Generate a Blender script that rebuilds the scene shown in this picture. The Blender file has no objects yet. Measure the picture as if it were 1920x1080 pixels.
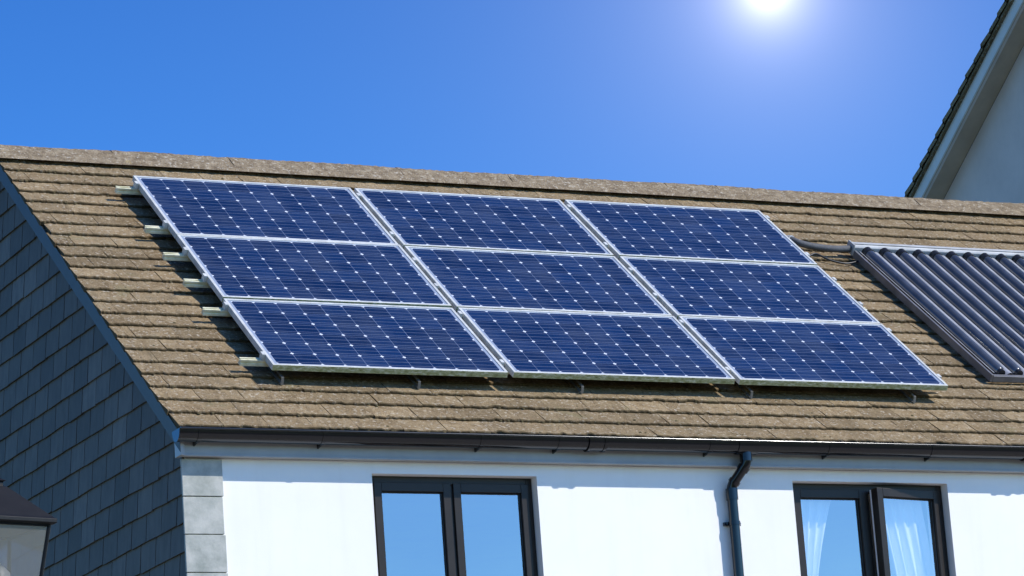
import bpy, bmesh, math, random
from mathutils import Vector, Matrix
random.seed(7)
scene=bpy.context.scene
col=scene.collection
# ------------------------------------------------------------------ helpers
def link(o): col.objects.link(o); return o
def mesh_obj(name,verts,faces,mats,mi=None,attr=None,smooth=False):
    me=bpy.data.meshes.new(name); me.from_pydata([tuple(v) for v in verts],[],faces)
    for m in mats: me.materials.append(m)
    if mi:
        for p,i in zip(me.polygons,mi): p.material_index=i
    if attr:
        a=me.attributes.new('tone','FLOAT','POINT')
        a.data.foreach_set('value',attr)
    if smooth:
        for p in me.polygons: p.use_smooth=True
    me.update()
    return link(bpy.data.objects.new(name,me))
def empty(name,loc=(0,0,0)):
    e=bpy.data.objects.new(name,None); e.empty_display_size=.2; e.location=loc; link(e); return e
def parent(c,p):
    bpy.context.view_layer.update()
    c.parent=p; c.matrix_parent_inverse=p.matrix_world.inverted(); return c
def tag(o,label,cat,group=None):
    o["label"]=label; o["category"]=cat
    if group: o["group"]=group
class MB:
    """mesh builder collecting pieces into one mesh"""
    def __init__(s): s.v=[];s.f=[];s.m=[];s.t=[]
    def add(s,v,f,m=0,t=0.5):
        b=len(s.v); s.v+=[Vector(q) for q in v]; s.f+=[tuple(i+b for i in q) for q in f]
        s.m+=[m]*len(f) if isinstance(m,int) else m; s.t+=[t]*len(v)
    def box(s,a,b,m=0,t=.5,M=None):
        x0,y0,z0=a;x1,y1,z1=b
        v=[Vector(q) for q in [(x0,y0,z0),(x1,y0,z0),(x1,y1,z0),(x0,y1,z0),(x0,y0,z1),(x1,y0,z1),(x1,y1,z1),(x0,y1,z1)]]
        if M: v=[M@q for q in v]
        s.add(v,[(0,3,2,1),(4,5,6,7),(0,1,5,4),(1,2,6,5),(2,3,7,6),(3,0,4,7)],m,t)
    def prism(s,prof,x0,x1,m=0,M=None,t=.5,axis='x'):
        n=len(prof)
        if axis=='x': v=[Vector((x0,a,b)) for a,b in prof]+[Vector((x1,a,b)) for a,b in prof]
        if axis=='y': v=[Vector((a,x0,b)) for a,b in prof]+[Vector((a,x1,b)) for a,b in prof]
        if axis=='z': v=[Vector((a,b,x0)) for a,b in prof]+[Vector((a,b,x1)) for a,b in prof]
        if M: v=[M@q for q in v]
        s.add(v,[(i,(i+1)%n,n+(i+1)%n,n+i) for i in range(n)]+[tuple(range(n))[::-1],tuple(range(n,2*n))],m,t)
    def tube(s,pts,r,seg=12,m=0,caps=True):
        pts=[Vector(p) for p in pts]; n=len(pts); rr=r if isinstance(r,list) else [r]*n
        v=[];f=[]; up=None
        for i,p in enumerate(pts):
            d=(pts[min(i+1,n-1)]-pts[max(i-1,0)]).normalized()
            if up is None: up=Vector((0,0,1)) if abs(d.z)<.9 else Vector((0,1,0))
            a=d.cross(up).normalized(); b=a.cross(d).normalized(); up=b
            for k in range(seg):
                w=2*math.pi*k/seg; v.append(p+a*math.cos(w)*rr[i]+b*math.sin(w)*rr[i])
        for i in range(n-1):
            for k in range(seg):
                f.append((i*seg+k,i*seg+(k+1)%seg,(i+1)*seg+(k+1)%seg,(i+1)*seg+k))
        if caps: f.append(tuple(range(seg))[::-1]); f.append(tuple((n-1)*seg+k for k in range(seg)))
        s.add(v,f,m)
    def obj(s,name,mats,attr=False,smooth=False,fix=True,bevel=0):
        o=mesh_obj(name,s.v,s.f,mats,s.m,s.t if attr else None,smooth)
        if fix:
            bm=bmesh.new(); bm.from_mesh(o.data); bmesh.ops.recalc_face_normals(bm,faces=bm.faces); bm.to_mesh(o.data); bm.free()
        if bevel:
            md=o.modifiers.new('bevel','BEVEL'); md.width=bevel; md.segments=2; md.limit_method='ANGLE'
        return o
def autosmooth(o,ang=35):
    for p in o.data.polygons: p.use_smooth=True
    bm=bmesh.new(); bm.from_mesh(o.data)
    for e in bm.edges:
        e.smooth = e.is_manifold and len(e.link_faces)==2 and e.calc_face_angle(3)<math.radians(ang)
    bm.to_mesh(o.data); bm.free()
# ------------------------------------------------------------------ node helper
class NT:
    def __init__(s,name):
        s.mat=bpy.data.materials.new(name); s.mat.use_nodes=True; s.nt=s.mat.node_tree
        s.b=s.nt.nodes['Principled BSDF']
    def n(s,t,**k):
        x=s.nt.nodes.new(t)
        for a,b in k.items():
            if a=='ins':
                for i,v in b.items():
                    if hasattr(v,'is_output'): s.nt.links.new(v,x.inputs[i])
                    else: x.inputs[i].default_value=v
            else: setattr(x,a,b)
        return x
    def l(s,a,b): s.nt.links.new(a,b)
    def set(s,**k):
        for a,b in k.items():
            i=s.b.inputs[a.replace('_',' ')]
            if hasattr(b,'is_output'): s.l(b,i)
            else: i.default_value=b
    def obj(s): return s.n('ShaderNodeTexCoord').outputs['Object']
    def noise(s,scale,detail=4,rough=.6,vec=None,dist=0):
        x=s.n('ShaderNodeTexNoise',ins={'Scale':scale,'Detail':detail,'Roughness':rough,'Distortion':dist})
        s.l(vec or s.obj(),x.inputs['Vector']); return x.outputs['Fac']
    def ramp(s,fac,stops,interp='LINEAR'):
        x=s.n('ShaderNodeValToRGB'); x.color_ramp.interpolation=interp
        e=x.color_ramp.elements
        while len(e)<len(stops): e.new(.5)
        for q,(p,c) in zip(e,stops):
            q.position=p; q.color=(*c,1) if len(c)==3 else c
        s.l(fac,x.inputs[0]); return x.outputs[0]
    def mix(s,f,a,b,mode='MIX'):
        x=s.n('ShaderNodeMix',data_type='RGBA',blend_type=mode)
        for i,v in ((0,f),(6,a),(7,b)):
            if hasattr(v,'is_output'): s.l(v,x.inputs[i])
            elif i==0: x.inputs[0].default_value=v
            else: x.inputs[i].default_value=(*v,1)
        return x.outputs[2]
    def math(s,op,a,b=0.0,c=0.0):
        x=s.n('ShaderNodeMath',operation=op)
        for i,v in enumerate((a,b,c)):
            if hasattr(v,'is_output'): s.l(v,x.inputs[i])
            else: x.inputs[i].default_value=v
        return x.outputs[0]
    def bump(s,h,strength=.3,dist=.01,normal=None):
        x=s.n('ShaderNodeBump',ins={'Strength':strength,'Distance':dist,'Height':h})
        if normal: s.l(normal,x.inputs['Normal'])
        s.l(x.outputs[0],s.b.inputs['Normal']); return x.outputs[0]
g3=lambda v:(v,v,v)
def m_tile(name,edge):
    t=NT(name); tone=t.n('ShaderNodeAttribute',attribute_name='tone').outputs['Fac']
    big=t.noise(1.1,5); mid=t.noise(11,7,.75); fine=t.noise(75,5,.75); sp=t.noise(42,3,.6)
    base=t.ramp(mid,[(.24,(.115,.076,.040)),(.43,(.245,.173,.093)),(.58,(.335,.248,.142)),(.76,(.45,.36,.235))])
    base=t.mix(t.ramp(big,[(.35,g3(0)),(.7,g3(.4))]),base,(.30,.230,.140))
    v=t.math('MULTIPLY_ADD',tone,.40,.78)
    cc=t.n('ShaderNodeCombineColor',ins={0:v,1:v,2:v}).outputs[0]
    base=t.mix(1.0,base,cc,'MULTIPLY')
    base=t.mix(t.ramp(fine,[(.34,g3(.8)),(.48,g3(0))]),base,(.068,.046,.023))
    base=t.mix(t.ramp(sp,[(.58,g3(0)),(.65,g3(.7))]),base,(.56,.49,.38))
    base=t.mix(t.ramp(t.noise(5.5,6,.7),[(.54,g3(0)),(.68,g3(.55))]),base,(.115,.083,.042))
    base=t.mix(t.ramp(t.noise(3.1,6,.7),[(.60,g3(0)),(.68,g3(.4))]),base,(.22,.20,.10))
    if edge: base=t.mix(.7,base,(.042,.030,.013))  # edge faces mixed towards a darker brown than the tile tops
    t.set(Base_Color=base,Roughness=.95,Specular_IOR_Level=.15)
    h=t.math('ADD',t.math('MULTIPLY',fine,.7),t.math('MULTIPLY',mid,1.2))
    t.bump(h,1.0,.014); return t.mat
M_tile=m_tile('roof_tile_weathered',0); M_tedge=m_tile('roof_tile_dark_edge',1)
def m_ridge():
    t=NT('ridge_mortar'); mid=t.noise(14,6,.7); fine=t.noise(80,4,.7)
    base=t.ramp(mid,[(.3,(.12,.085,.050)),(.5,(.25,.190,.118)),(.72,(.41,.335,.23))])
    base=t.mix(t.ramp(fine,[(.33,g3(.7)),(.46,g3(0))]),base,(.08,.057,.035))
    base=t.mix(t.ramp(t.noise(38,3),[(.58,g3(0)),(.66,g3(.7))]),base,(.54,.49,.40))
    base=t.mix(t.ramp(t.noise(5,4),[(.68,g3(0)),(.74,g3(.7))]),base,(.36,.26,.09))
    t.set(Base_Color=base,Roughness=.95); t.bump(t.math('ADD',mid,fine),.9,.014); return t.mat
M_ridge=m_ridge()
def m_moss():
    t=NT('moss'); f=t.noise(60,4)
    t.set(Base_Color=t.ramp(f,[(.3,(.050,.040,.016)),(.7,(.14,.11,.05))]),Roughness=1.0); t.bump(f,.8,.01); return t.mat
M_moss=m_moss()
def m_slate():
    t=NT('slate_hanging'); tone=t.n('ShaderNodeAttribute',attribute_name='tone').outputs['Fac']
    mp=t.n('ShaderNodeMapping',ins={'Vector':t.obj(),'Scale':(1,1,.35)}).outputs[0]
    f=t.noise(16,6,.65,mp); f2=t.noise(3,3)
    c=t.ramp(tone,[(0,(.070,.062,.054)),(.5,(.102,.091,.080)),(.85,(.140,.126,.112)),(1,(.19,.172,.155))])
    c=t.mix(t.ramp(f,[(.3,g3(.55)),(.6,g3(0))]),c,(.046,.042,.038)); c=t.mix(t.ramp(f2,[(.5,g3(0)),(.8,g3(.35))]),c,(.16,.145,.125))
    t.set(Base_Color=c,Roughness=.65,Specular_IOR_Level=.3); t.bump(f,.5,.006); return t.mat
M_slate=m_slate()
def m_simple(name,c,r=.5,var=.15,sc=8,bump=.1,metal=0,c2=None,spec=.5,bd=.004):
    t=NT(name); f=t.noise(sc,5,.65); lo=c2 or tuple(x*(1-var*2) for x in c)
    t.set(Base_Color=t.ramp(f,[(.3,lo),(.62,c)]),Roughness=r,Metallic=metal,Specular_IOR_Level=spec)
    if bump: t.bump(t.noise(sc*6,4),bump,bd)
    return t.mat
def m_renderwall():
    t=NT('white_masonry_render'); f=t.noise(1.3,5,.6); g=t.noise(160,3,.7)
    mp=t.n('ShaderNodeMapping',ins={'Vector':t.obj(),'Scale':(6,6,.5)}).outputs[0]
    s=t.noise(1.2,5,.6,mp)
    c=t.ramp(f,[(.3,(.80,.785,.75)),(.65,(.85,.835,.80))]); c=t.mix(t.ramp(s,[(.5,g3(0)),(.85,g3(.25))]),c,(.62,.60,.54))
    t.set(Base_Color=c,Roughness=.9,Specular_IOR_Level=.2); t.bump(t.math('ADD',g,t.math('MULTIPLY',f,.6)),.25,.003); return t.mat
M_render=m_renderwall()
M_gback=m_simple('dark_gable_underlay',(.022,.021,.020),.8,.1,5,.05)
M_quoin=m_simple('quoin_slate',(.44,.44,.40),.7,c2=(.25,.27,.24),sc=7,bump=.35)
M_barge=m_simple('painted_bargeboard',(.050,.052,.055),.5,.12,4,.08,spec=.3)
M_fascia=m_simple('painted_fascia',(.36,.35,.34),.4,.08,3,.05)
M_soffit=m_simple('soffit_board',(.45,.43,.40),.6,.1,3,.05)
M_gut=m_simple('black_plastic_gutter',(.005,.005,.006),.13,.15,6,.01,spec=.55)
M_frameW=m_simple('dark_brown_window_frame',(.022,.016,.012),.4,.15,9,.05,spec=.3)
M_white=m_simple('white_upvc',(.75,.75,.76),.35,.05,5,0)
def m_curtain():
    t=NT('white_curtain'); t.set(Base_Color=(.9,.9,.88,1),Roughness=.9); t.bump(t.noise(40,3),.2,.01); return t.mat
M_curt=m_curtain()
def m_pane():
    t=NT('window_glass'); nt=t.nt; nt.nodes.remove(t.b)
    out=[n for n in nt.nodes if n.type=='OUTPUT_MATERIAL'][0]
    g=t.n('ShaderNodeBsdfGlossy',ins={'Color':(.95,.84,.80,1),'Roughness':.05})
    f=t.noise(1.1,1); b=t.n('ShaderNodeBump',ins={'Strength':.12,'Distance':.03,'Height':f}); t.l(b.outputs[0],g.inputs['Normal'])
    tr=t.n('ShaderNodeBsdfTransparent',ins={'Color':(.86,.88,.9,1)})
    mx=t.n('ShaderNodeMixShader',ins={0:.38}); t.l(tr.outputs[0],mx.inputs[1]); t.l(g.outputs[0],mx.inputs[2]); t.l(mx.outputs[0],out.inputs[0])
    return t.mat
M_pane=m_pane()
# --- solar cells
def m_cells():
    t=NT('solar_cells'); uv=t.n('ShaderNodeUVMap').outputs[0]
    sep=t.n('ShaderNodeSeparateXYZ'); t.l(uv,sep.inputs[0]); U,V=sep.outputs[0],sep.outputs[1]
    def tri(x):
        fr=t.math('FRACT',x); return t.math('MINIMUM',fr,t.math('SUBTRACT',1.0,fr))
    du,dv=tri(U),tri(V)
    dia=t.math('LESS_THAN',t.math('ADD',du,dv),.092)
    gap=t.math('MAXIMUM',t.math('LESS_THAN',du,.011),t.math('LESS_THAN',dv,.009))
    inU=t.math('MULTIPLY',t.math('GREATER_THAN',U,0.0),t.math('LESS_THAN',U,10.0))
    inV=t.math('MULTIPLY',t.math('GREATER_THAN',V,0.0),t.math('LESS_THAN',V,6.0))
    inside=t.math('MULTIPLY',inU,inV)
    bb=t.math('LESS_THAN',tri(t.math('MULTIPLY_ADD',V,3.0,.5)),.055)
    fg=tri(t.math('MULTIPLY',U,26.0))
    fl=t.n('ShaderNodeVectorMath',operation='FLOOR'); t.l(uv,fl.inputs[0])
    oi=t.n('ShaderNodeObjectInfo').outputs['Random']
    ad=t.n('ShaderNodeVectorMath',operation='ADD'); t.l(fl.outputs[0],ad.inputs[0])
    cx=t.n('ShaderNodeCombineXYZ'); t.l(t.math('MULTIPLY',oi,97.0),cx.inputs[0]); t.l(cx.outputs[0],ad.inputs[1])
    wn=t.n('ShaderNodeTexWhiteNoise'); t.l(ad.outputs[0],wn.inputs['Vector'])
    c=t.mix(wn.outputs['Value'],(.0015,.0088,.036),(.0045,.0205,.074))
    c=t.mix(t.math('MULTIPLY',fg,.15),c,(.02,.035,.08))
    c=t.mix(t.math('MULTIPLY',bb,.62),c,(.16,.180,.25))
    c=t.mix(t.math('MULTIPLY',gap,.6),c,(.25,.30,.42))
    c=t.mix(dia,c,(.74,.78,.84))
    c=t.mix(inside,(.31,.36,.45),c)
    d=t.noise(2.5,5,.6); c=t.mix(t.ramp(d,[(.42,g3(0)),(.8,g3(.12))]),c,(.28,.32,.38))
    t.set(Base_Color=c,Roughness=.32,Specular_IOR_Level=.2,Coat_Weight=1.0,Coat_Roughness=.1,Coat_IOR=1.38)
    return t.mat
M_cells=m_cells()
M_alu=m_simple('anodised_aluminium',(.64,.65,.63),.5,.16,10,.05,metal=.15)
def m_algae():
    t=NT('aluminium_with_algae'); mp=t.n('ShaderNodeMapping',ins={'Vector':t.obj(),'Scale':(1,1,2.5)}).outputs[0]
    f=t.noise(22,6,.7,mp)
    t.set(Base_Color=t.ramp(f,[(.33,(.13,.14,.045)),(.5,(.36,.37,.19)),(.64,(.6,.61,.48))]),Roughness=.7); t.bump(f,.3,.003); return t.mat
M_algae=m_algae()
M_rail=m_simple('rail_aluminium_stained',(.80,.77,.58),.5,.2,14,.1,c2=(.50,.46,.25),metal=.0)
M_steel=m_simple('stainless_steel',(.20,.20,.19),.5,.2,10,.05,metal=.5)
M_back=m_simple('panel_backsheet',(.3,.3,.32),.6,.05,3,0)
M_head=m_simple('collector_header_grey',(.46,.47,.48),.5,.15,6,.05,metal=.1)
M_side=m_simple('collector_side_frame',(.20,.20,.21),.4,.2,6,.05,metal=.2)
M_dark=m_simple('dark_rubber',(.015,.016,.018),.4,.1,9,.05)
M_insul=m_simple('pipe_insulation',(.10,.105,.115),.75,.2,20,.3)
def m_tube():
    t=NT('evacuated_glass_tube'); f=t.noise(7,4)
    t.set(Base_Color=t.ramp(f,[(.3,(.040,.045,.055)),(.7,(.07,.078,.092))]),Roughness=.2,Specular_IOR_Level=.8,Coat_Weight=1.0,Coat_Roughness=.14,Coat_IOR=1.5); return t.mat
M_tube=m_tube()
M_refl=m_simple('reflector_sheet',(.42,.43,.46),.45,.2,5,.04,metal=.2)
M_black=m_simple('black_cast_iron',(.008,.008,.008),.5,.2,12,.12,spec=.25)
def m_lglass():
    t=NT('lantern_glass'); nt=t.nt; nt.nodes.remove(t.b); out=[n for n in nt.nodes if n.type=='OUTPUT_MATERIAL'][0]
    g=t.n('ShaderNodeBsdfGlossy',ins={'Color':(.9,.9,.92,1),'Roughness':.12}); tr=t.n('ShaderNodeBsdfTransparent',ins={'Color':(.70,.70,.70,1)})
    df=t.n('ShaderNodeBsdfDiffuse',ins={'Color':(.42,.42,.40,1)})
    m0=t.n('ShaderNodeMixShader',ins={0:.25}); t.l(tr.outputs[0],m0.inputs[1]); t.l(df.outputs[0],m0.inputs[2])
    mx=t.n('ShaderNodeMixShader',ins={0:.2}); t.l(m0.outputs[0],mx.inputs[1]); t.l(g.outputs[0],mx.inputs[2]); t.l(mx.outputs[0],out.inputs[0]); return t.mat
M_lglass=m_lglass()
M_frost=m_simple('frosted_lamp_glass',(.5,.5,.48),.4,.05,4,0)
M_nwall=m_simple('neighbour_render',(.80,.66,.60),.9,.06,2,.15)
M_nboard=m_simple('pale_bargeboard',(.80,.75,.71),.5,.06,3,.05)
M_nsoff=m_simple('beige_soffit',(.60,.48,.36),.7,.1,3,.05)
# ------------------------------------------------------------------ camera
C=Vector((-8.633,-20.600,1.6))
cam=bpy.data.cameras.new('camera'); co=link(bpy.data.objects.new('camera',cam))
r=Vector((0.89876,-0.43261,-0.07131)); d=Vector((0.03859,0.24005,-0.96999)); f=Vector((0.43675,0.86903,0.23244))
Mx=Matrix(((r.x,-d.x,-f.x),(r.y,-d.y,-f.y),(r.z,-d.z,-f.z))).to_4x4(); Mx.translation=C
co.matrix_world=Mx; cam.sensor_width=36; cam.lens=6787.8/1920*36; cam.clip_start=.1; cam.clip_end=3000
scene.camera=co
# ------------------------------------------------------------------ light
sv=Vector((.90,-1,1.22)).normalized()
elev=math.asin(sv.z); az=math.atan2(sv.x,sv.y)
sun=bpy.data.lights.new('sun','SUN'); sun.energy=4.75; sun.angle=math.radians(.5); sun.color=(1,.955,.88)
so=link(bpy.data.objects.new('sun',sun)); so.rotation_euler=sv.to_track_quat('Z','Y').to_euler(); so.location=(0,-10,20)
w=bpy.data.worlds.new('World'); scene.world=w; w.use_nodes=True; nt=w.node_tree
bg=nt.nodes['Background']; sky=nt.nodes.new('ShaderNodeTexSky'); sky.sky_type='NISHITA'; sky.sun_disc=False
sky.sun_elevation=elev; sky.sun_rotation=az; sky.air_density=1.0; sky.dust_density=0.3; sky.ozone_density=3.0; sky.altitude=100
def wn_(t,**k):
    x=nt.nodes.new(t)
    for a,b in k.items(): setattr(x,a,b)
    return x
hs=wn_('ShaderNodeHueSaturation'); hs.inputs['Saturation'].default_value=1.2; nt.links.new(sky.outputs[0],hs.inputs['Color'])
gm=wn_('ShaderNodeGamma'); gm.inputs[1].default_value=1.6; nt.links.new(hs.outputs[0],gm.inputs[0])
tint=wn_('ShaderNodeMix',data_type='RGBA',blend_type='MULTIPLY'); tint.inputs[0].default_value=1; tint.inputs[7].default_value=(.33,.425,.475,1)
nt.links.new(gm.outputs[0],tint.inputs[6])
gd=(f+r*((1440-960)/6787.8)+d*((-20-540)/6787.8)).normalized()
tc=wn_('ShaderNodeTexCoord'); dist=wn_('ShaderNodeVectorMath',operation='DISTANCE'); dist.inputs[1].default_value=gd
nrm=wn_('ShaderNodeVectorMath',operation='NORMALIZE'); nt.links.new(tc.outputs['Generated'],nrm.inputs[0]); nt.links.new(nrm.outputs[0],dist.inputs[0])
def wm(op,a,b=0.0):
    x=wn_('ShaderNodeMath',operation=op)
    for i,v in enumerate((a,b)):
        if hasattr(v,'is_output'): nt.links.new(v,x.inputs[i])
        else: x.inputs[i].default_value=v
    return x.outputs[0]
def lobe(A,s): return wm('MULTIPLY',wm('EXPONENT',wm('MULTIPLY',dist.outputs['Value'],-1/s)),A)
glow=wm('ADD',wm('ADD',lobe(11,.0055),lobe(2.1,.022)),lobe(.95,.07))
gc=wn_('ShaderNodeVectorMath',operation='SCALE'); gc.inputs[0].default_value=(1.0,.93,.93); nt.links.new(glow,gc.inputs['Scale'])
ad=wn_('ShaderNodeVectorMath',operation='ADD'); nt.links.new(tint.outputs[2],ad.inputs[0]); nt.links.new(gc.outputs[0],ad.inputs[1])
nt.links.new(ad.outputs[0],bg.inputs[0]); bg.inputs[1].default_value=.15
scene.view_settings.view_transform='Standard'; scene.view_settings.look='None'; scene.view_settings.exposure=0
# ------------------------------------------------------------------ frame of the roof
P0=Vector((0,0,6.544)); th=math.radians(38.97)
vS=Vector((0,math.cos(th),math.sin(th))); vN=Vector((0,-math.sin(th),math.cos(th)))
def RP(x,s,o=0): return P0+Vector((x,0,0))+vS*s+vN*o
RM=Matrix(((1,0,0,P0.x),(0,vS.y,vN.y,P0.y),(0,vS.z,vN.z,P0.z),(0,0,0,1)))
YR=2.98; XL=-.82; XR=9.6
def mir(p): return Vector((p.x,2*YR-p.y,p.z))
# ================================================================== HOUSE
house=empty('terraced_house',(4.4,3,0)); tag(house,"white rendered house with brown tiled roof and slate-hung gable","house")
B=MB(); G=.178; NC=24; tw=.30
for side in (0,1):
    for c in range(NC):
        s0=-.612+c*G; off=(.5 if c%2 else 0)*tw+random.uniform(-.03,.03)
        if off<0: off+=tw
        x=XL-off; sag=random.uniform(-.003,.003)
        while x<XR:
            w_=tw+random.uniform(-.004,.004); xa=max(x,XL); xb=min(x+w_-.003,XR); x+=w_
            if xb-xa<.03: continue
            n=12; ds=random.uniform(-.004,.004)+sag; do=random.uniform(-.0015,.002); tilt=random.uniform(-.0015,.0015)
            tone=min(1,max(0,random.gauss(.5,.26)))
            V=[];F=[];MI=[]; bx=random.random()<.2; bu=random.random()
            for i in range(n+1):
                u=i/n; xx=xa+(xb-xa)*u; j=random.uniform(-.007,.007); k=random.uniform(-.003,.002)
                if bx and abs(u-bu)<.1: j+=.012
                ot=-.131+do+tilt*(u-.5)*2+k
                V+=[RP(xx,s0+ds+j,-.165),RP(xx,s0+ds+j*1.0,ot-.005),RP(xx,s0+ds+j+.008,ot),RP(xx,s0+G*.6,-.142+do+tilt*(u-.5)+random.uniform(-.002,.002)),RP(xx,s0+G+.03,-.151)]
            for i in range(n):
                a=i*5;b=a+5
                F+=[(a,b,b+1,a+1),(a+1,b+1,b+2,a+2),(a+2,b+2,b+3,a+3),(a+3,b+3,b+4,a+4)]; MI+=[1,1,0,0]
            e=n*5
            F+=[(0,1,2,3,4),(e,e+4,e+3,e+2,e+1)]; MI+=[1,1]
            if side: V=[mir(p) for p in V]; F=[q[::-1] for q in F]
            B.add(V,F,MI,tone)
for side in (0,1):
    q=[RP(XL+.015,-.59,-.166),RP(XR-.015,-.59,-.166),RP(XR-.015,3.72,-.166),RP(XL+.015,3.72,-.166)]
    q2=[p-Vector((0,0,.03)) for p in q]
    v=q+q2
    if side: v=[mir(p) for p in v]
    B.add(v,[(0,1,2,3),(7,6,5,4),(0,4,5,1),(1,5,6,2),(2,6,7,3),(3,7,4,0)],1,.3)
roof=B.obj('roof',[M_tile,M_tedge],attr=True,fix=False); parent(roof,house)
roof["label"]="weathered brown concrete tile roof"
B=MB()
def lump(p,r,nrm):
    v=[];f=[]; a=Vector((1,0,0)); b=nrm.cross(a).normalized(); k=6
    for rr,h in ((1,0),(.75,.55)):
        for i in range(k):
            w_=2*math.pi*i/k; q=r*rr*random.uniform(.7,1.3); v.append(p+a*math.cos(w_)*q*1.3+b*math.sin(w_)*q*.8+nrm*h*r)
    v.append(p+nrm*r*.8)
    for i in range(k):
        j=(i+1)%k; f+=[(i,j,k+j,k+i),(k+i,k+j,2*k)]
    B.add(v,f)
for i in range(3600):
    c=random.randrange(NC); x=random.uniform(XL+.03,XR-.03)
    lump(RP(x,-.612+c*G+random.choice([-.005,.0,.004,.01,.02,.05]),-.143+random.uniform(0,.007)),random.uniform(.004,.010),vN)
moss=B.obj('moss',[M_moss],fix=True,smooth=True); parent(moss,roof); moss["kind"]="stuff"
# ridge
B=MB(); x=XL-.01
while x<XR:
    L=.45; x1=min(x+L-.001,XR); rs=random.uniform(-.002,.002); rz=random.uniform(-.002,.002)
    out=[(-.185,-.152),(-.10,-.078),(-.05,-.035),(0,-.018),(.05,-.035),(.10,-.078),(.185,-.152)]
    inn=[(.165,-.170),(0,-.07),(-.165,-.170)]
    N=14; V=[];F=[]
    P=out+inn; m=len(P)
    for i in range(N+1):
        u=x+(x1-x)*i/N; wv=.003*math.sin(u*1.7)+.002*math.sin(u*4.1)
        for a,b in P: V.append(Vector((u,YR+a+random.uniform(-.005,.005)+rs,8.815+b+rz+wv+random.uniform(-.004,.004))))
    for i in range(N):
        for k in range(m): F.append((i*m+k,i*m+(k+1)%m,(i+1)*m+(k+1)%m,(i+1)*m+k))
    F+=[tuple(range(m)),tuple(N*m+k for k in range(m))[::-1]]
    B.add(V,F); x+=L
for sg in (-1,1):
    V=[];F=[];N=330
    for i in range(N+1):
        u=XL+(XR-XL)*i/N; j=random.uniform(-.012,.012)
        V+=[Vector((u,YR+sg*(.222+j),8.632-j*.3)),Vector((u,YR+sg*(.175),8.682)),Vector((u,YR+sg*.1,8.71))]
    for i in range(N): F+=[(i*3,i*3+3,i*3+4,i*3+1),(i*3+1,i*3+4,i*3+5,i*3+2)]
    B.add(V,F)
ridge=B.obj('ridge',[M_ridge]); autosmooth(ridge,40); parent(ridge,roof)
# bargeboards
def at(y,o):
    s=(y-P0.y+math.sin(th)*o)/math.cos(th); return RP(0,s,o)
for xb0,xb1 in ((XL+.022,XL+.045),(XR-.045,XR-.022)):
    B=MB()
    for side in (0,1):
        pts=[at(-.37,-.172),at(YR,-.172),at(YR,-.275),at(-.37,-.275)]
        if side: pts=[mir(p) for p in pts]
        B.prism([(p.y,p.z) for p in pts],xb0,xb1)
        pts=[at(-.37,-.167),at(YR,-.167),at(YR,-.195),at(-.37,-.195)]
        if side: pts=[mir(p) for p in pts]
        o_=-.010 if xb0<0 else .010
        B.prism([(p.y,p.z) for p in pts],xb0+o_,xb1+o_-.004)
    bb=B.obj('bargeboard',[M_barge]); parent(bb,house)
# walls
YW=-.27; YB=2*YR-YW; XG=-.735; XH=XR-.1; ZT=5.876; D=.13
wins=[(.51,1.66,4.60,5.80),(3.55,4.76,4.60,5.80),(6.9,8.05,4.60,5.80)]
B=MB()
xs=sorted({XG,XH,*[a for w_ in wins for a in w_[:2]]}); zs=[0,4.60,5.80,ZT]
for i in range(len(xs)-1):
    for k in range(len(zs)-1):
        a,b,c_,e=xs[i],xs[i+1],zs[k],zs[k+1]
        if any(abs(a-q[0])<1e-6 and k==1 for q in wins): continue
        B.add([(a,YW,c_),(b,YW,c_),(b,YW,e),(a,YW,e)],[(0,1,2,3)])
for (a,b,c_,e) in wins:
    y0,y1=YW,YW+D
    B.add([(a,y0,c_),(a,y1,c_),(a,y1,e),(a,y0,e)],[(0,1,2,3)])
    B.add([(b,y0,c_),(b,y0,e),(b,y1,e),(b,y1,c_)],[(0,1,2,3)])
    B.add([(a,y0,e),(a,y1,e),(b,y1,e),(b,y0,e)],[(0,1,2,3)])
    B.add([(a,y0,c_),(b,y0,c_),(b,y1,c_),(a,y1,c_)],[(0,1,2,3)])
ztop=8.775-.2
for xx in (XG,XH):
    B.add([(xx,YW,0),(xx,YB,0),(xx,YB,ZT),(xx,YR,ztop),(xx,YW,ZT)],[(0,1,2,3,4)],1 if xx==XG else 0)
B.add([(XG,YB,0),(XH,YB,0),(XH,YB,ZT),(XG,YB,ZT)],[(0,1,2,3)])
B.add([(XG,YW,ZT+.0015),(XH,YW,ZT+.0015),(XH,YB,ZT+.0015),(XG,YB,ZT+.0015)],[(0,1,2,3)])
B.add([(XG,YW+.01,3.6),(XH,YW+.01,3.6),(XH,YB,3.6),(XG,YB,3.6)],[(0,1,2,3)])
wall=B.obj('wall',[M_render,M_gback],fix=False); parent(wall,house)
# slate hanging
B=MB(); sw=.27; gz=.175; row=0; z=.05
while z<8.8:
    y=YW-.005-(sw/2 if row%2 else 0)
    while y<YB:
        ww=sw+random.uniform(-.003,.003); ya=max(y,YW-.008); yb=min(y+ww-.010,YB+.005); y+=ww
        if yb-ya<.02: continue
        zj=random.uniform(-.003,.003); t1=random.uniform(.0,.003); tone=min(1,max(0,random.gauss(.42,.22)))
        tl=random.uniform(-.003,.003)
        x0=XG-.024-t1; xt=XG-.008
        V=[(x0,ya,z+zj+tl),(x0,yb,z+zj-tl),(xt,yb,z+gz+.02),(xt,ya,z+gz+.02),(XG,ya,z+zj+tl),(XG,yb,z+zj-tl)]
        B.add(V,[(0,3,2,1),(0,1,5,4),(0,4,3),(1,2,5)],0,tone)
    z+=gz; row+=1
sl=B.obj('slate_cladding',[M_slate],attr=True,fix=False)
bm=bmesh.new(); bm.from_mesh(sl.data)
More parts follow.
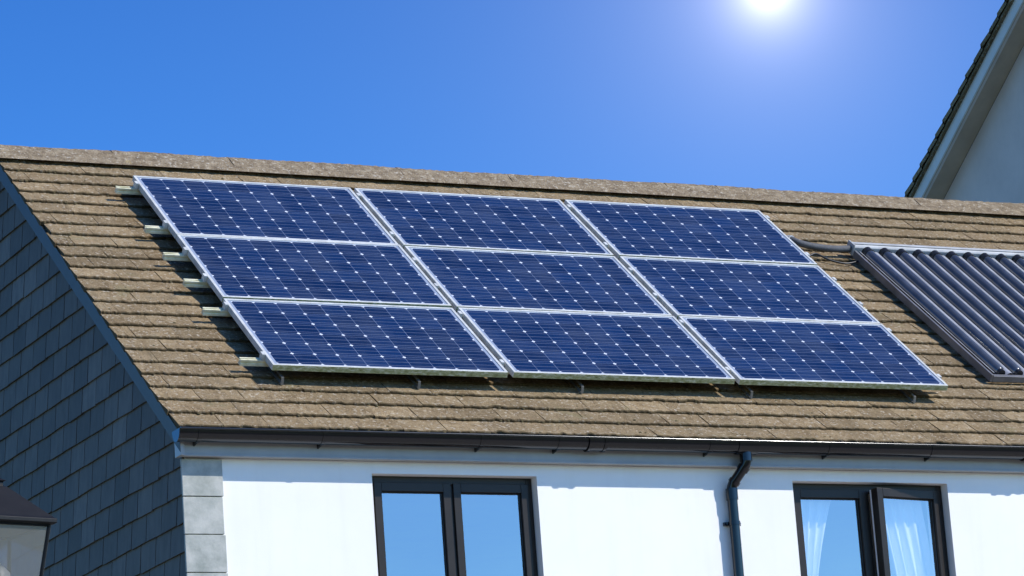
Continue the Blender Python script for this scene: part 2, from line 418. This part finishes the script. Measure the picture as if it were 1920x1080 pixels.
for side in (0,1):
    p=RP(0,0,-.215); nn=vN.copy()
    if side: p=mir(p); nn=Vector((0,-nn.y,nn.z))
    bmesh.ops.bisect_plane(bm,geom=bm.verts[:]+bm.edges[:]+bm.faces[:],plane_co=p,plane_no=nn,clear_outer=True)
bm.to_mesh(sl.data); bm.free(); parent(sl,house)
B=MB(); z=5.866; k=0
while z>0:
    h=.235; B.box((XG-.029,YW-.018-random.uniform(0,.004),max(0,z-h+.006)),(XG+.235+random.uniform(-.008,.006),YW-.001,z),0); z-=h
qo=B.obj('corner_slate',[M_quoin],bevel=.003); parent(qo,house)
# fascia + soffit
B=MB(); B.box((XL+.05,-.345,5.873),(XR-.03,-.325,6.035))
B.box((XL+.052,-.351,5.873),(XR-.03,-.3455,5.886))
B.prism([(-.372,5.873),(-.324,5.873),(-.27,5.873),(-.27,6.05),(-.324,6.03),(-.372,6.03)],XL+.024,XL+.0495)
fa=B.obj('fascia',[M_fascia],bevel=.002); parent(fa,house)
B=MB(); B.box((XL+.05,2*YR+.325,5.873),(XR-.03,2*YR+.345,6.035)); fa=B.obj('fascia',[M_fascia],bevel=.002); parent(fa,house)
for y0,y1 in ((-.324,YW-.001),(YB+.001,2*YR+.324)):
    B=MB(); B.box((XL+.06,y0,5.878),(XR-.06,y1,5.884)); sf=B.obj('soffit',[M_soffit]); parent(sf,house)
# gutter
GR=.063
def gutter_prof(r=GR,t=.004,cy=-.415,cz=6.018,n=14):
    o=[(cy+r*math.cos(math.pi+math.pi*i/n),cz+1.15*r*math.sin(math.pi+math.pi*i/n)) for i in range(n+1)]
    rr=r-t; q=[(cy+rr*math.cos(2*math.pi-math.pi*i/n),cz+1.15*rr*math.sin(2*math.pi-math.pi*i/n)) for i in range(n+1)]
    return o+q
B=MB()
B.prism(gutter_prof(),XL-.01,XR,0)
B.tube([(XL-.01,-.478,6.018),(XR,-.478,6.018)],.008,10)
B.prism(gutter_prof(GR+.002,GR+.001),XL-.018,XL-.0105)
gu=B.obj('gutter',[M_gut]); autosmooth(gu,40); parent(gu,house)
def add_bracket(x,wd=.024,r=GR+.003,name='gutter_bracket'):
    B=MB(); B.prism(gutter_prof(r,.003),x-wd/2,x+wd/2)
    if name=='gutter_bracket': B.prism([(-.42,5.945),(-.347,5.932),(-.347,5.98)],x-.005,x+.005)
    o=B.obj(name,[M_gut]); autosmooth(o,40); parent(o,gu)
for x in (-.70,.12,1.20,1.75,2.85,3.75,4.55,5.5,6.6,7.6,8.6): add_bracket(x)
for x in (2.02,5.36):
    add_bracket(x,.13,GR+.005,'gutter_joint'); add_bracket(x-.055,.02,GR+.009,'gutter_joint'); add_bracket(x+.055,.02,GR+.009,'gutter_joint')
add_bracket(3.13,.15,GR+.005,'gutter_outlet')
# downpipe
B=MB(); px=3.13; pl=3.055; py=-.318; rp=.034
def arc(p0,p1,p2,n=6): return [p0*(1-t)**2+p1*2*t*(1-t)+p2*t*t for t in [i/n for i in range(n+1)]]
top=Vector((px,-.412,5.955)); a1=Vector((px,-.412,5.880)); b1=Vector((pl,py,5.745))
path=[top]+arc(Vector((px,-.412,5.91)),a1,a1.lerp(b1,.2))+arc(a1.lerp(b1,.82),b1,Vector((pl,py,5.70)))+[Vector((pl,py,2.5)),Vector((pl,py,.13))]
B.tube(path,rp,16)
B.tube([(px,-.412,5.965),(px,-.412,5.895)],rp+.007,16)
B.tube([a1.lerp(b1,.12),a1.lerp(b1,.30)],rp+.006,16); B.tube([a1.lerp(b1,.72),a1.lerp(b1,.86)],rp+.006,16)
B.tube([(pl,py,5.73),(pl,py,5.655)],rp+.006,16)
dp=B.obj('downpipe',[M_gut]); autosmooth(dp,40); parent(dp,house)
for z in (5.50,3.9,2.1):
    B=MB(); B.tube([(pl,py,z-.013),(pl,py,z+.013)],rp+.005,16); B.box((pl-.060,py+.022,z-.012),(pl+.060,YW-.001,z+.012))
    B.tube([(pl-.047,py+.008,z),(pl-.047,py+.023,z)],.007,8); B.tube([(pl+.047,py+.008,z),(pl+.047,py+.023,z)],.007,8)
    o=B.obj('pipe_clip',[M_gut]); autosmooth(o,40); parent(o,dp)
# windows
def ring(B,x0,x1,z0,z1,wx,wz,y0,y1,m=0,M=None):
    B.box((x0,y0,z0),(x0+wx,y1,z1),m,M=M); B.box((x1-wx,y0,z0),(x1,y1,z1),m,M=M)
    B.box((x0+wx,y0,z0),(x1-wx,y1,z0+wz),m,M=M); B.box((x0+wx,y0,z1-wz),(x1-wx,y1,z1),m,M=M)
def window(idx,a,b,c_,e,opened):
    W=empty('window',((a+b)/2,YW+.1,c_)); parent(W,house)
    yf=YW+.075; mid=(a+b)/2
    B=MB(); ring(B,a+.002,b-.002,c_+.002,e-.002,.042,.05,yf,yf+.07)
    B.box((mid-.022,yf+.001,c_+.05),(mid+.022,yf+.069,e-.052))
    o=B.obj('frame',[M_frameW],bevel=.003); parent(o,W)
    B=MB(); B.box((a-.03,YW-.03,c_-.035),(b+.03,YW+.075,c_)); o=B.obj('sill',[M_frameW],bevel=.004); parent(o,W)
    for k,(x0,x1) in enumerate(((a+.036,mid-.010),(mid+.010,b-.036))):
        M=Matrix.Identity(4)
        if opened and k==1:
            M=Matrix.Translation((x1,yf,0))@Matrix.Rotation(math.radians(10),4,'Z')@Matrix.Translation((-x1,-yf,0))
        B=MB(); ring(B,x0,x1,c_+.042,e-.042,.052,.058,yf-.016,yf+.045,0,M)
        ring(B,x0+.052,x1-.052,c_+.1,e-.1,.007,.007,yf+.004,yf+.012,1,M)
        o=B.obj('casement',[M_frameW,M_dark],bevel=.003); parent(o,W)
        if opened and k==1:
            B=MB(); ring(B,x0+.004,x1-.004,c_+.046,e-.046,.05,.05,yf+.0455,yf+.062,0,M); q=B.obj('casement_lining',[M_white]); parent(q,W)
        B=MB(); v=[M@Vector(p) for p in ((x0+.05,yf+.014,c_+.098),(x1-.05,yf+.014,c_+.098),(x1-.05,yf+.014,e-.098),(x0+.05,yf+.014,e-.098))]
        B.add(v,[(0,1,2,3)]); q=B.obj('glass',[M_pane],fix=False); parent(q,W)
    return W,yf
def curtain(W,xt0,xt1,xb0,xb1,z0,z1,y):
    V=[];F=[];N=70;K=14
    for i in range(N+1):
        for k in range(K+1):
            u=i/N; t=k/K; tt=t**1.6; a=xb0+(xt0-xb0)*tt; b=xb1+(xt1-xb1)*tt; xx=a+(b-a)*u
            V.append((xx,y+.020*math.sin(u*(xt1-xt0)*80+1.2*math.sin(t*2))+.01*math.sin(u*31+t*3),z0+(z1-z0)*t))
    for i in range(N):
        for k in range(K): a=i*(K+1)+k; F.append((a,a+K+1,a+K+2,a+1))
    o=mesh_obj('curtain',V,F,[M_curt],smooth=True); parent(o,W)
for i,(a,b,c_,e) in enumerate(wins):
    W,yf=window(i,a,b,c_,e,i==1)
    if i==1:
        curtain(W,a+.03,a+.40,a+.03,a+.14,c_,e-.04,yf+.09); curtain(W,b-.50,b-.14,b-.38,b-.03,c_,e-.04,yf+.085)
        W["label"]="dark framed window with white curtains, casement ajar"
    if i==2: curtain(W,a+.03,a+.2,a+.03,a+.2,c_,e-.04,yf+.13)
# ================================================================== SOLAR PANELS
PW,PH,T=1.65,.99,.04
B=MB()
lw=.019
B.box((0,0,-T),(PW,lw,0))
B.box((0,PH-lw,-T),(PW,PH,0)); B.box((0,lw,-T),(lw,PH-lw,0)); B.box((PW-lw,lw,-T),(PW,PH-lw,0))
fr=B.obj('frame',[M_alu,M_algae],fix=True,bevel=.0015)
for p in fr.data.polygons:
    p.material_index=1 if (p.normal.y<-.9 and p.center.y<.001) else 0
me=bpy.data.meshes.new('cells'); x0,y0,x1,y1=lw,lw,PW-lw,PH-lw
me.from_pydata([(x0,y0,-.005),(x1,y0,-.005),(x1,y1,-.005),(x0,y1,-.005)],[],[(0,1,2,3)])
uv=me.uv_layers.new(name='UVMap'); mu,mv=.022,.014
for li,(u,v_) in enumerate([(0,0),(1,0),(1,1),(0,1)]):
    wu=(x1-x0-2*mu)/10; wv=(y1-y0-2*mv)/6
    uv.data[li].uv=((-mu/wu) if u==0 else 10+mu/wu, (-mv/wv) if v_==0 else 6+mv/wv)
me.materials.append(M_cells); cells=link(bpy.data.objects.new('solar_cells',me))
B=MB(); B.box((lw+.001,lw+.001,-.014),(PW-lw-.001,PH-lw-.001,-.009)); B.box((PW/2-.06,PH-.2,-.034),(PW/2+.06,PH-.1,-.0135)); back=B.obj('backsheet',[M_back])
first=True; CP=1.690
for rI in range(3):
    for cI in range(3):
        E=empty('solar_panel'); E.matrix_world=RM@Matrix.Translation((cI*CP+random.uniform(-.002,.002),rI*1.004+random.uniform(-.001,.001),random.uniform(-.001,.001)))@Matrix.Rotation(random.uniform(-.003,.003),4,'X')@Matrix.Rotation(random.uniform(-.002,.002),4,'Y')
        tag(E,"blue solar panel in pale metal frame mounted on tiled roof","solar panel","solar panels mounted on the roof")
        for src in (fr,cells,back):
            o=src if first else link(src.copy())
            o.parent=E; o.matrix_parent_inverse=Matrix.Identity(4)
        first=False
XE=CP*2+PW
for i,s in enumerate((.16,.90,1.34,1.76,2.20,2.87)):
    B=MB(); h=.042
    prof=[(-.020,0),(-.006,0),(-.006,-.010),(.006,-.010),(.006,0),(.020,0),(.020,-.012),(.015,-.014),(.015,-.024),(.020,-.026),(.020,-h),(-.020,-h),(-.020,-.026),(-.015,-.024),(-.015,-.014),(-.020,-.012)]
    prof=[(s+a,b-T-.001) for a,b in prof]
    B.prism(prof,-.15-random.uniform(0,.015),XE+random.uniform(.06,.08),0,RM)
    rail=B.obj('mounting_rail',[M_rail]); tag(rail,"pale aluminium mounting rail under the solar panels","mounting rail","mounting rails under the solar panels")
    for x in (-.0135,CP-.020,2*CP-.020,XE+.0135):
        B=MB(); B.box((x-.011,s-.022,-T-.001),(x+.011,s+.022,.003),0,M=RM)
        o=B.obj('clamp',[M_alu]); parent(o,rail)
    for x in ((.08,1.03,2.21,3.49,4.78) if i==0 else (.2,1.4,2.6,3.8,4.9)):
        e0=.17 if i==0 else .06
        B=MB(); B.prism([(s+.02,-.0835),(s-e0,-.0835),(s-e0-.012,-.131),(s+.15,-.131),(s+.15,-.126),(s-e0-.006,-.126),(s-e0+.004,-.0885),(s+.02,-.0885)],x-.009,x+.009,0,RM)
        o=B.obj('roof_hook',[M_steel]); parent(o,rail)
# ================================================================== EVACUATED TUBE COLLECTOR
ct=empty('solar_water_collector',RP(6.8,1.4,-.1)); tag(ct,"evacuated glass tube solar water heater fixed on tiled roof","solar water heater")
cx0,cx1=5.60,8.30
B=MB()
B.prism([(2.455,-.10),(2.455,-.04),(2.468,-.025),(2.53,-.025),(2.542,-.04),(2.542,-.10)],cx0,cx1,0,RM)
B.box((cx0-.012,2.45,-.104),(cx0,2.548,-.017),0,M=RM); B.box((cx0+.0,2.480,-.0245),(cx1,2.492,-.016),0,M=RM)
o=B.obj('header',[M_head],bevel=.003); parent(o,ct)
B=MB()
B.box((cx0,.33,-.115),(cx0+.018,2.45,-.060),0,M=RM); B.box((cx1-.02,.33,-.115),(cx1,2.45,-.06),0,M=RM)
B.box((cx0+.0205,.33,-.115),(cx1-.0215,.365,-.07),1,M=RM); B.box((cx0+.02,1.3,-.125),(cx1-.02,1.34,-.117),0,M=RM)
o=B.obj('frame',[M_side,M_side],bevel=.002); parent(o,ct)
pt=.15; nT=int((cx1-cx0-.06)/pt)
V=[];F=[];K=10; N=nT*K
for i in range(N+1):
    x=cx0+.04+pt*i/K; ph=(i%K)/K; h=-.112+.050*abs(math.cos(math.pi*ph))**2
    V+=[RP(x,.38,h),RP(x,2.445,h)]
F=[(2*i,2*i+2,2*i+3,2*i+1) for i in range(N)]
o=mesh_obj('reflector',V,F,[M_refl],smooth=True); parent(o,ct)
for k in range(nT):
    x=cx0+.04+pt*(k+.5); B=MB(); rT=.038; oc=-.070
    B.tube([RP(x,.40,oc),RP(x,.42,oc),RP(x,2.36,oc),RP(x,2.40,oc)],[rT*.6,rT,rT,rT],20)
    o=B.obj('glass_tube',[M_tube]); autosmooth(o,50); parent(o,ct)
    B=MB(); B.tube([RP(x,2.40,oc),RP(x,2.455,oc)],rT+.005,20); o=B.obj('tube_cap',[M_dark]); autosmooth(o,50); parent(o,ct)
    B=MB(); B.tube([RP(x,.378,oc),RP(x,.415,oc)],rT*.75,16); o=B.obj('tube_foot',[M_dark]); autosmooth(o,50); parent(o,ct)
def flow(pts,n=8):
    pts=[Vector(p) for p in pts]; out=[]
    P=[pts[0]]+pts+[pts[-1]]
    for i in range(1,len(P)-2):
        for j in range(n):
            t=j/n; p0,p1,p2,p3=P[i-1:i+3]
            out.append(.5*((2*p1)+(p2-p0)*t+(2*p0-5*p1+4*p2-p3)*t*t+(3*p1-p0-3*p2+p3)*t**3))
    return out+[pts[-1]]
B=MB(); B.tube(flow([RP(5.13,2.66,-.12),RP(5.13,2.62,-.07),RP(5.17,2.53,-.06),RP(5.30,2.50,-.07),RP(5.45,2.48,-.07),RP(5.585,2.490,-.065)]),.026,14)
B.tube([RP(5.10,2.71,-.135),RP(5.135,2.60,-.062)],[.05,.034],16,1)
o=B.obj('insulated_pipe',[M_insul,M_head]); autosmooth(o,50); parent(o,ct)
B=MB(); B.tube(flow([RP(5.20,2.42,-.12),RP(5.27,2.44,-.10),RP(5.36,2.37,-.115),RP(5.48,2.33,-.12),RP(5.60,2.36,-.11)]),.008,8)
o=B.obj('sensor_cable',[M_dark]); autosmooth(o,50); parent(o,ct)
# ================================================================== NEIGHBOUR HOUSE
nh=empty('neighbouring_house',(14,4.2,0)); tag(nh,"taller pale house with white bargeboard and tiled verge","house")
k=.667; NX=10.5; yr=4.2; zr=10.53+(8.6-yr)*k; X2=20
def nz(y): return zr-abs(y-yr)*k
ye=8.9; yf_=2*yr-ye
B=MB()
nC=30
for sg in (1,-1):
    for c in range(nC):
        L=(ye-yr)/nC; ya=yr+sg*(ye-yr-c*L); yb=yr+sg*max(0,(ye-yr-c*L-L-.02))
        x=NX-.05
        while x<X2:
            w_=.3 if x>NX else random.uniform(.24,.32); j=random.uniform(-.012,.012); dz=random.uniform(-.004,.008)
            a=(x,ya+sg*j,nz(ya)+dz+.012); b=(x+w_-.006,ya+sg*j,nz(ya)+dz+.012); c2=(x+w_-.006,yb,nz(yb)-.012); d2=(x,yb,nz(yb)-.012)
            lo=lambda p:(p[0],p[1],p[2]-.05)
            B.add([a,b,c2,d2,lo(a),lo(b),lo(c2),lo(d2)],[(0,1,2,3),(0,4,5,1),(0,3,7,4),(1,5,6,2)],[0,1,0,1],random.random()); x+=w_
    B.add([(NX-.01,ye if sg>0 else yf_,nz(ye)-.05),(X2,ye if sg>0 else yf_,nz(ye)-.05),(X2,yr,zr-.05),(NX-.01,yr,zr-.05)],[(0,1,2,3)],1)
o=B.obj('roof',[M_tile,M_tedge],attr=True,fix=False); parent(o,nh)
def slab(name,x0,x1,t0,t1,mat,yy=0):
    B=MB()
    B.prism([(ye-yy,nz(ye-yy)-t0),(yr,zr-t0),(yf_+yy,nz(ye-yy)-t0),(yf_+yy,nz(ye-yy)-t1),(yr,zr-t1),(ye-yy,nz(ye-yy)-t1)],x0,x1)
    o=B.obj(name,[mat]); parent(o,nh); return o
slab('undercloak',NX-.035,NX-.001,.055,.085,M_tile)
slab('bargeboard',NX,NX+.03,.07,.26,M_nboard)
slab('verge_trim',NX-.012,NX-.001,.240,.265,M_nsoff)
slab('soffit',NX+.031,NX+.24,.23,.25,M_nsoff)
B=MB(); yw0,yw1=yf_+.35,ye-.35
B.prism([(yw0,0),(yw1,0),(yw1,nz(yw1)-.255),(yr,zr-.255),(yw0,nz(yw1)-.255)],NX+.24,X2-.3)
o=B.obj('wall',[M_nwall]); parent(o,nh)
B=MB(); B.tube([(NX-.05,yr,zr+.01),(X2,yr,zr+.01)],.11,10); o=B.obj('ridge',[M_ridge]); parent(o,nh)
# ================================================================== STREET LAMP
LX,LY=-4.912,-9.27
lamp=empty('street_lamp',(LX,LY,0)); tag(lamp,"black cast iron street lantern with four tapered glass sides","street lamp")
def sq(h,z,yaw=math.radians(12)): return [Vector((LX+h*math.sqrt(2)*math.cos(yaw+math.pi/4+i*math.pi/2),LY+h*math.sqrt(2)*math.sin(yaw+math.pi/4+i*math.pi/2),z)) for i in range(4)]
def loft(B,secs,m=0):
    V=[];F=[]
    for h,z in secs: V+=sq(h,z)
    for i in range(len(secs)-1):
        for q in range(4): F.append((i*4+q,i*4+(q+1)%4,(i+1)*4+(q+1)%4,(i+1)*4+q))
    F+=[(3,2,1,0),tuple(len(V)-4+q for q in range(4))]; B.add(V,F,m)
B=MB(); loft(B,[(.142,3.728),(.150,3.733),(.150,3.745),(.140,3.754),(.034,3.868),(.024,3.874),(.024,3.886),(.032,3.890),(.012,3.904)])
B.tube([(LX,LY,3.90),(LX,LY,3.915),(LX,LY,3.927),(LX,LY,3.955)],[.010,.020,.014,.003],10)
o=B.obj('lantern_roof',[M_black],bevel=.002); parent(o,lamp)
B=MB(); t_=sq(.130,3.728); b_=sq(.078,3.37)
for i in range(4): B.tube([t_[i],b_[i]],.007,8)
for P in (t_,b_):
    for i in range(4): B.tube([P[i],P[(i+1)%4]],.007,8)
loft(B,[(.03,3.29),(.05,3.31),(.086,3.362),(.086,3.37)])
o=B.obj('lantern_frame',[M_black]); parent(o,lamp)
for i in range(4):
    j=(i+1)%4; B=MB(); B.add([b_[i],b_[j],t_[j],t_[i]],[(0,1,2,3)]); o=B.obj('lantern_glass',[M_lglass],fix=False); parent(o,lamp)
B=MB(); B.tube([(LX,LY,3.37),(LX,LY,3.42),(LX,LY,3.46),(LX,LY,3.58),(LX,LY,3.62)],[.025,.03,.045,.045,.01],14); o=B.obj('lamp_bulb',[M_frost],smooth=True); parent(o,lamp)
B=MB(); B.tube([(LX,LY,z) for z in (0,.05,.1,.5,.55,.95,1.0,1.05,2.9,2.95,3.0,3.1,3.30)],[.14,.14,.11,.10,.085,.08,.095,.055,.04,.055,.04,.035,.03],18)
B.tube([(LX-.25,LY,2.98),(LX+.25,LY,2.98)],.013,10)
o=B.obj('lamp_post',[M_black]); autosmooth(o,45); parent(o,lamp)
# ================================================================== GROUND
def m_ground():
    t=NT('ground'); f=t.noise(.6,6); g=t.noise(30,4)
    t.set(Base_Color=t.mix(t.ramp(g,[(.35,g3(.6)),(.65,g3(0))]),t.ramp(f,[(.3,(.05,.075,.03)),(.7,(.09,.11,.045))]),(.04,.05,.02)),Roughness=1.0); t.bump(g,.5,.03); return t.mat
S=1500
gr=mesh_obj('ground',[(-S,-S,0),(S,-S,0),(S,S,0),(-S,S,0)],[(0,1,2,3)],[m_ground()]); gr["kind"]="structure"
M_pave=m_simple('paving',(.38,.35,.31),.9,.15,3,.3); M_asph=m_simple('asphalt',(.055,.055,.058),.9,.15,5,.4)
B=MB(); B.box((-30,-8.9,0.0),(40,YW-.04,.12)); B.box((-30,-9.6,.0),(40,-8.91,.125))
o=B.obj('pavement',[M_pave]); o["kind"]="structure"
rd=mesh_obj('road',[(-60,-16,.005),(60,-16,.005),(60,-9.62,.005),(-60,-9.62,.005)],[(0,1,2,3)],[M_asph]); rd["kind"]="structure"
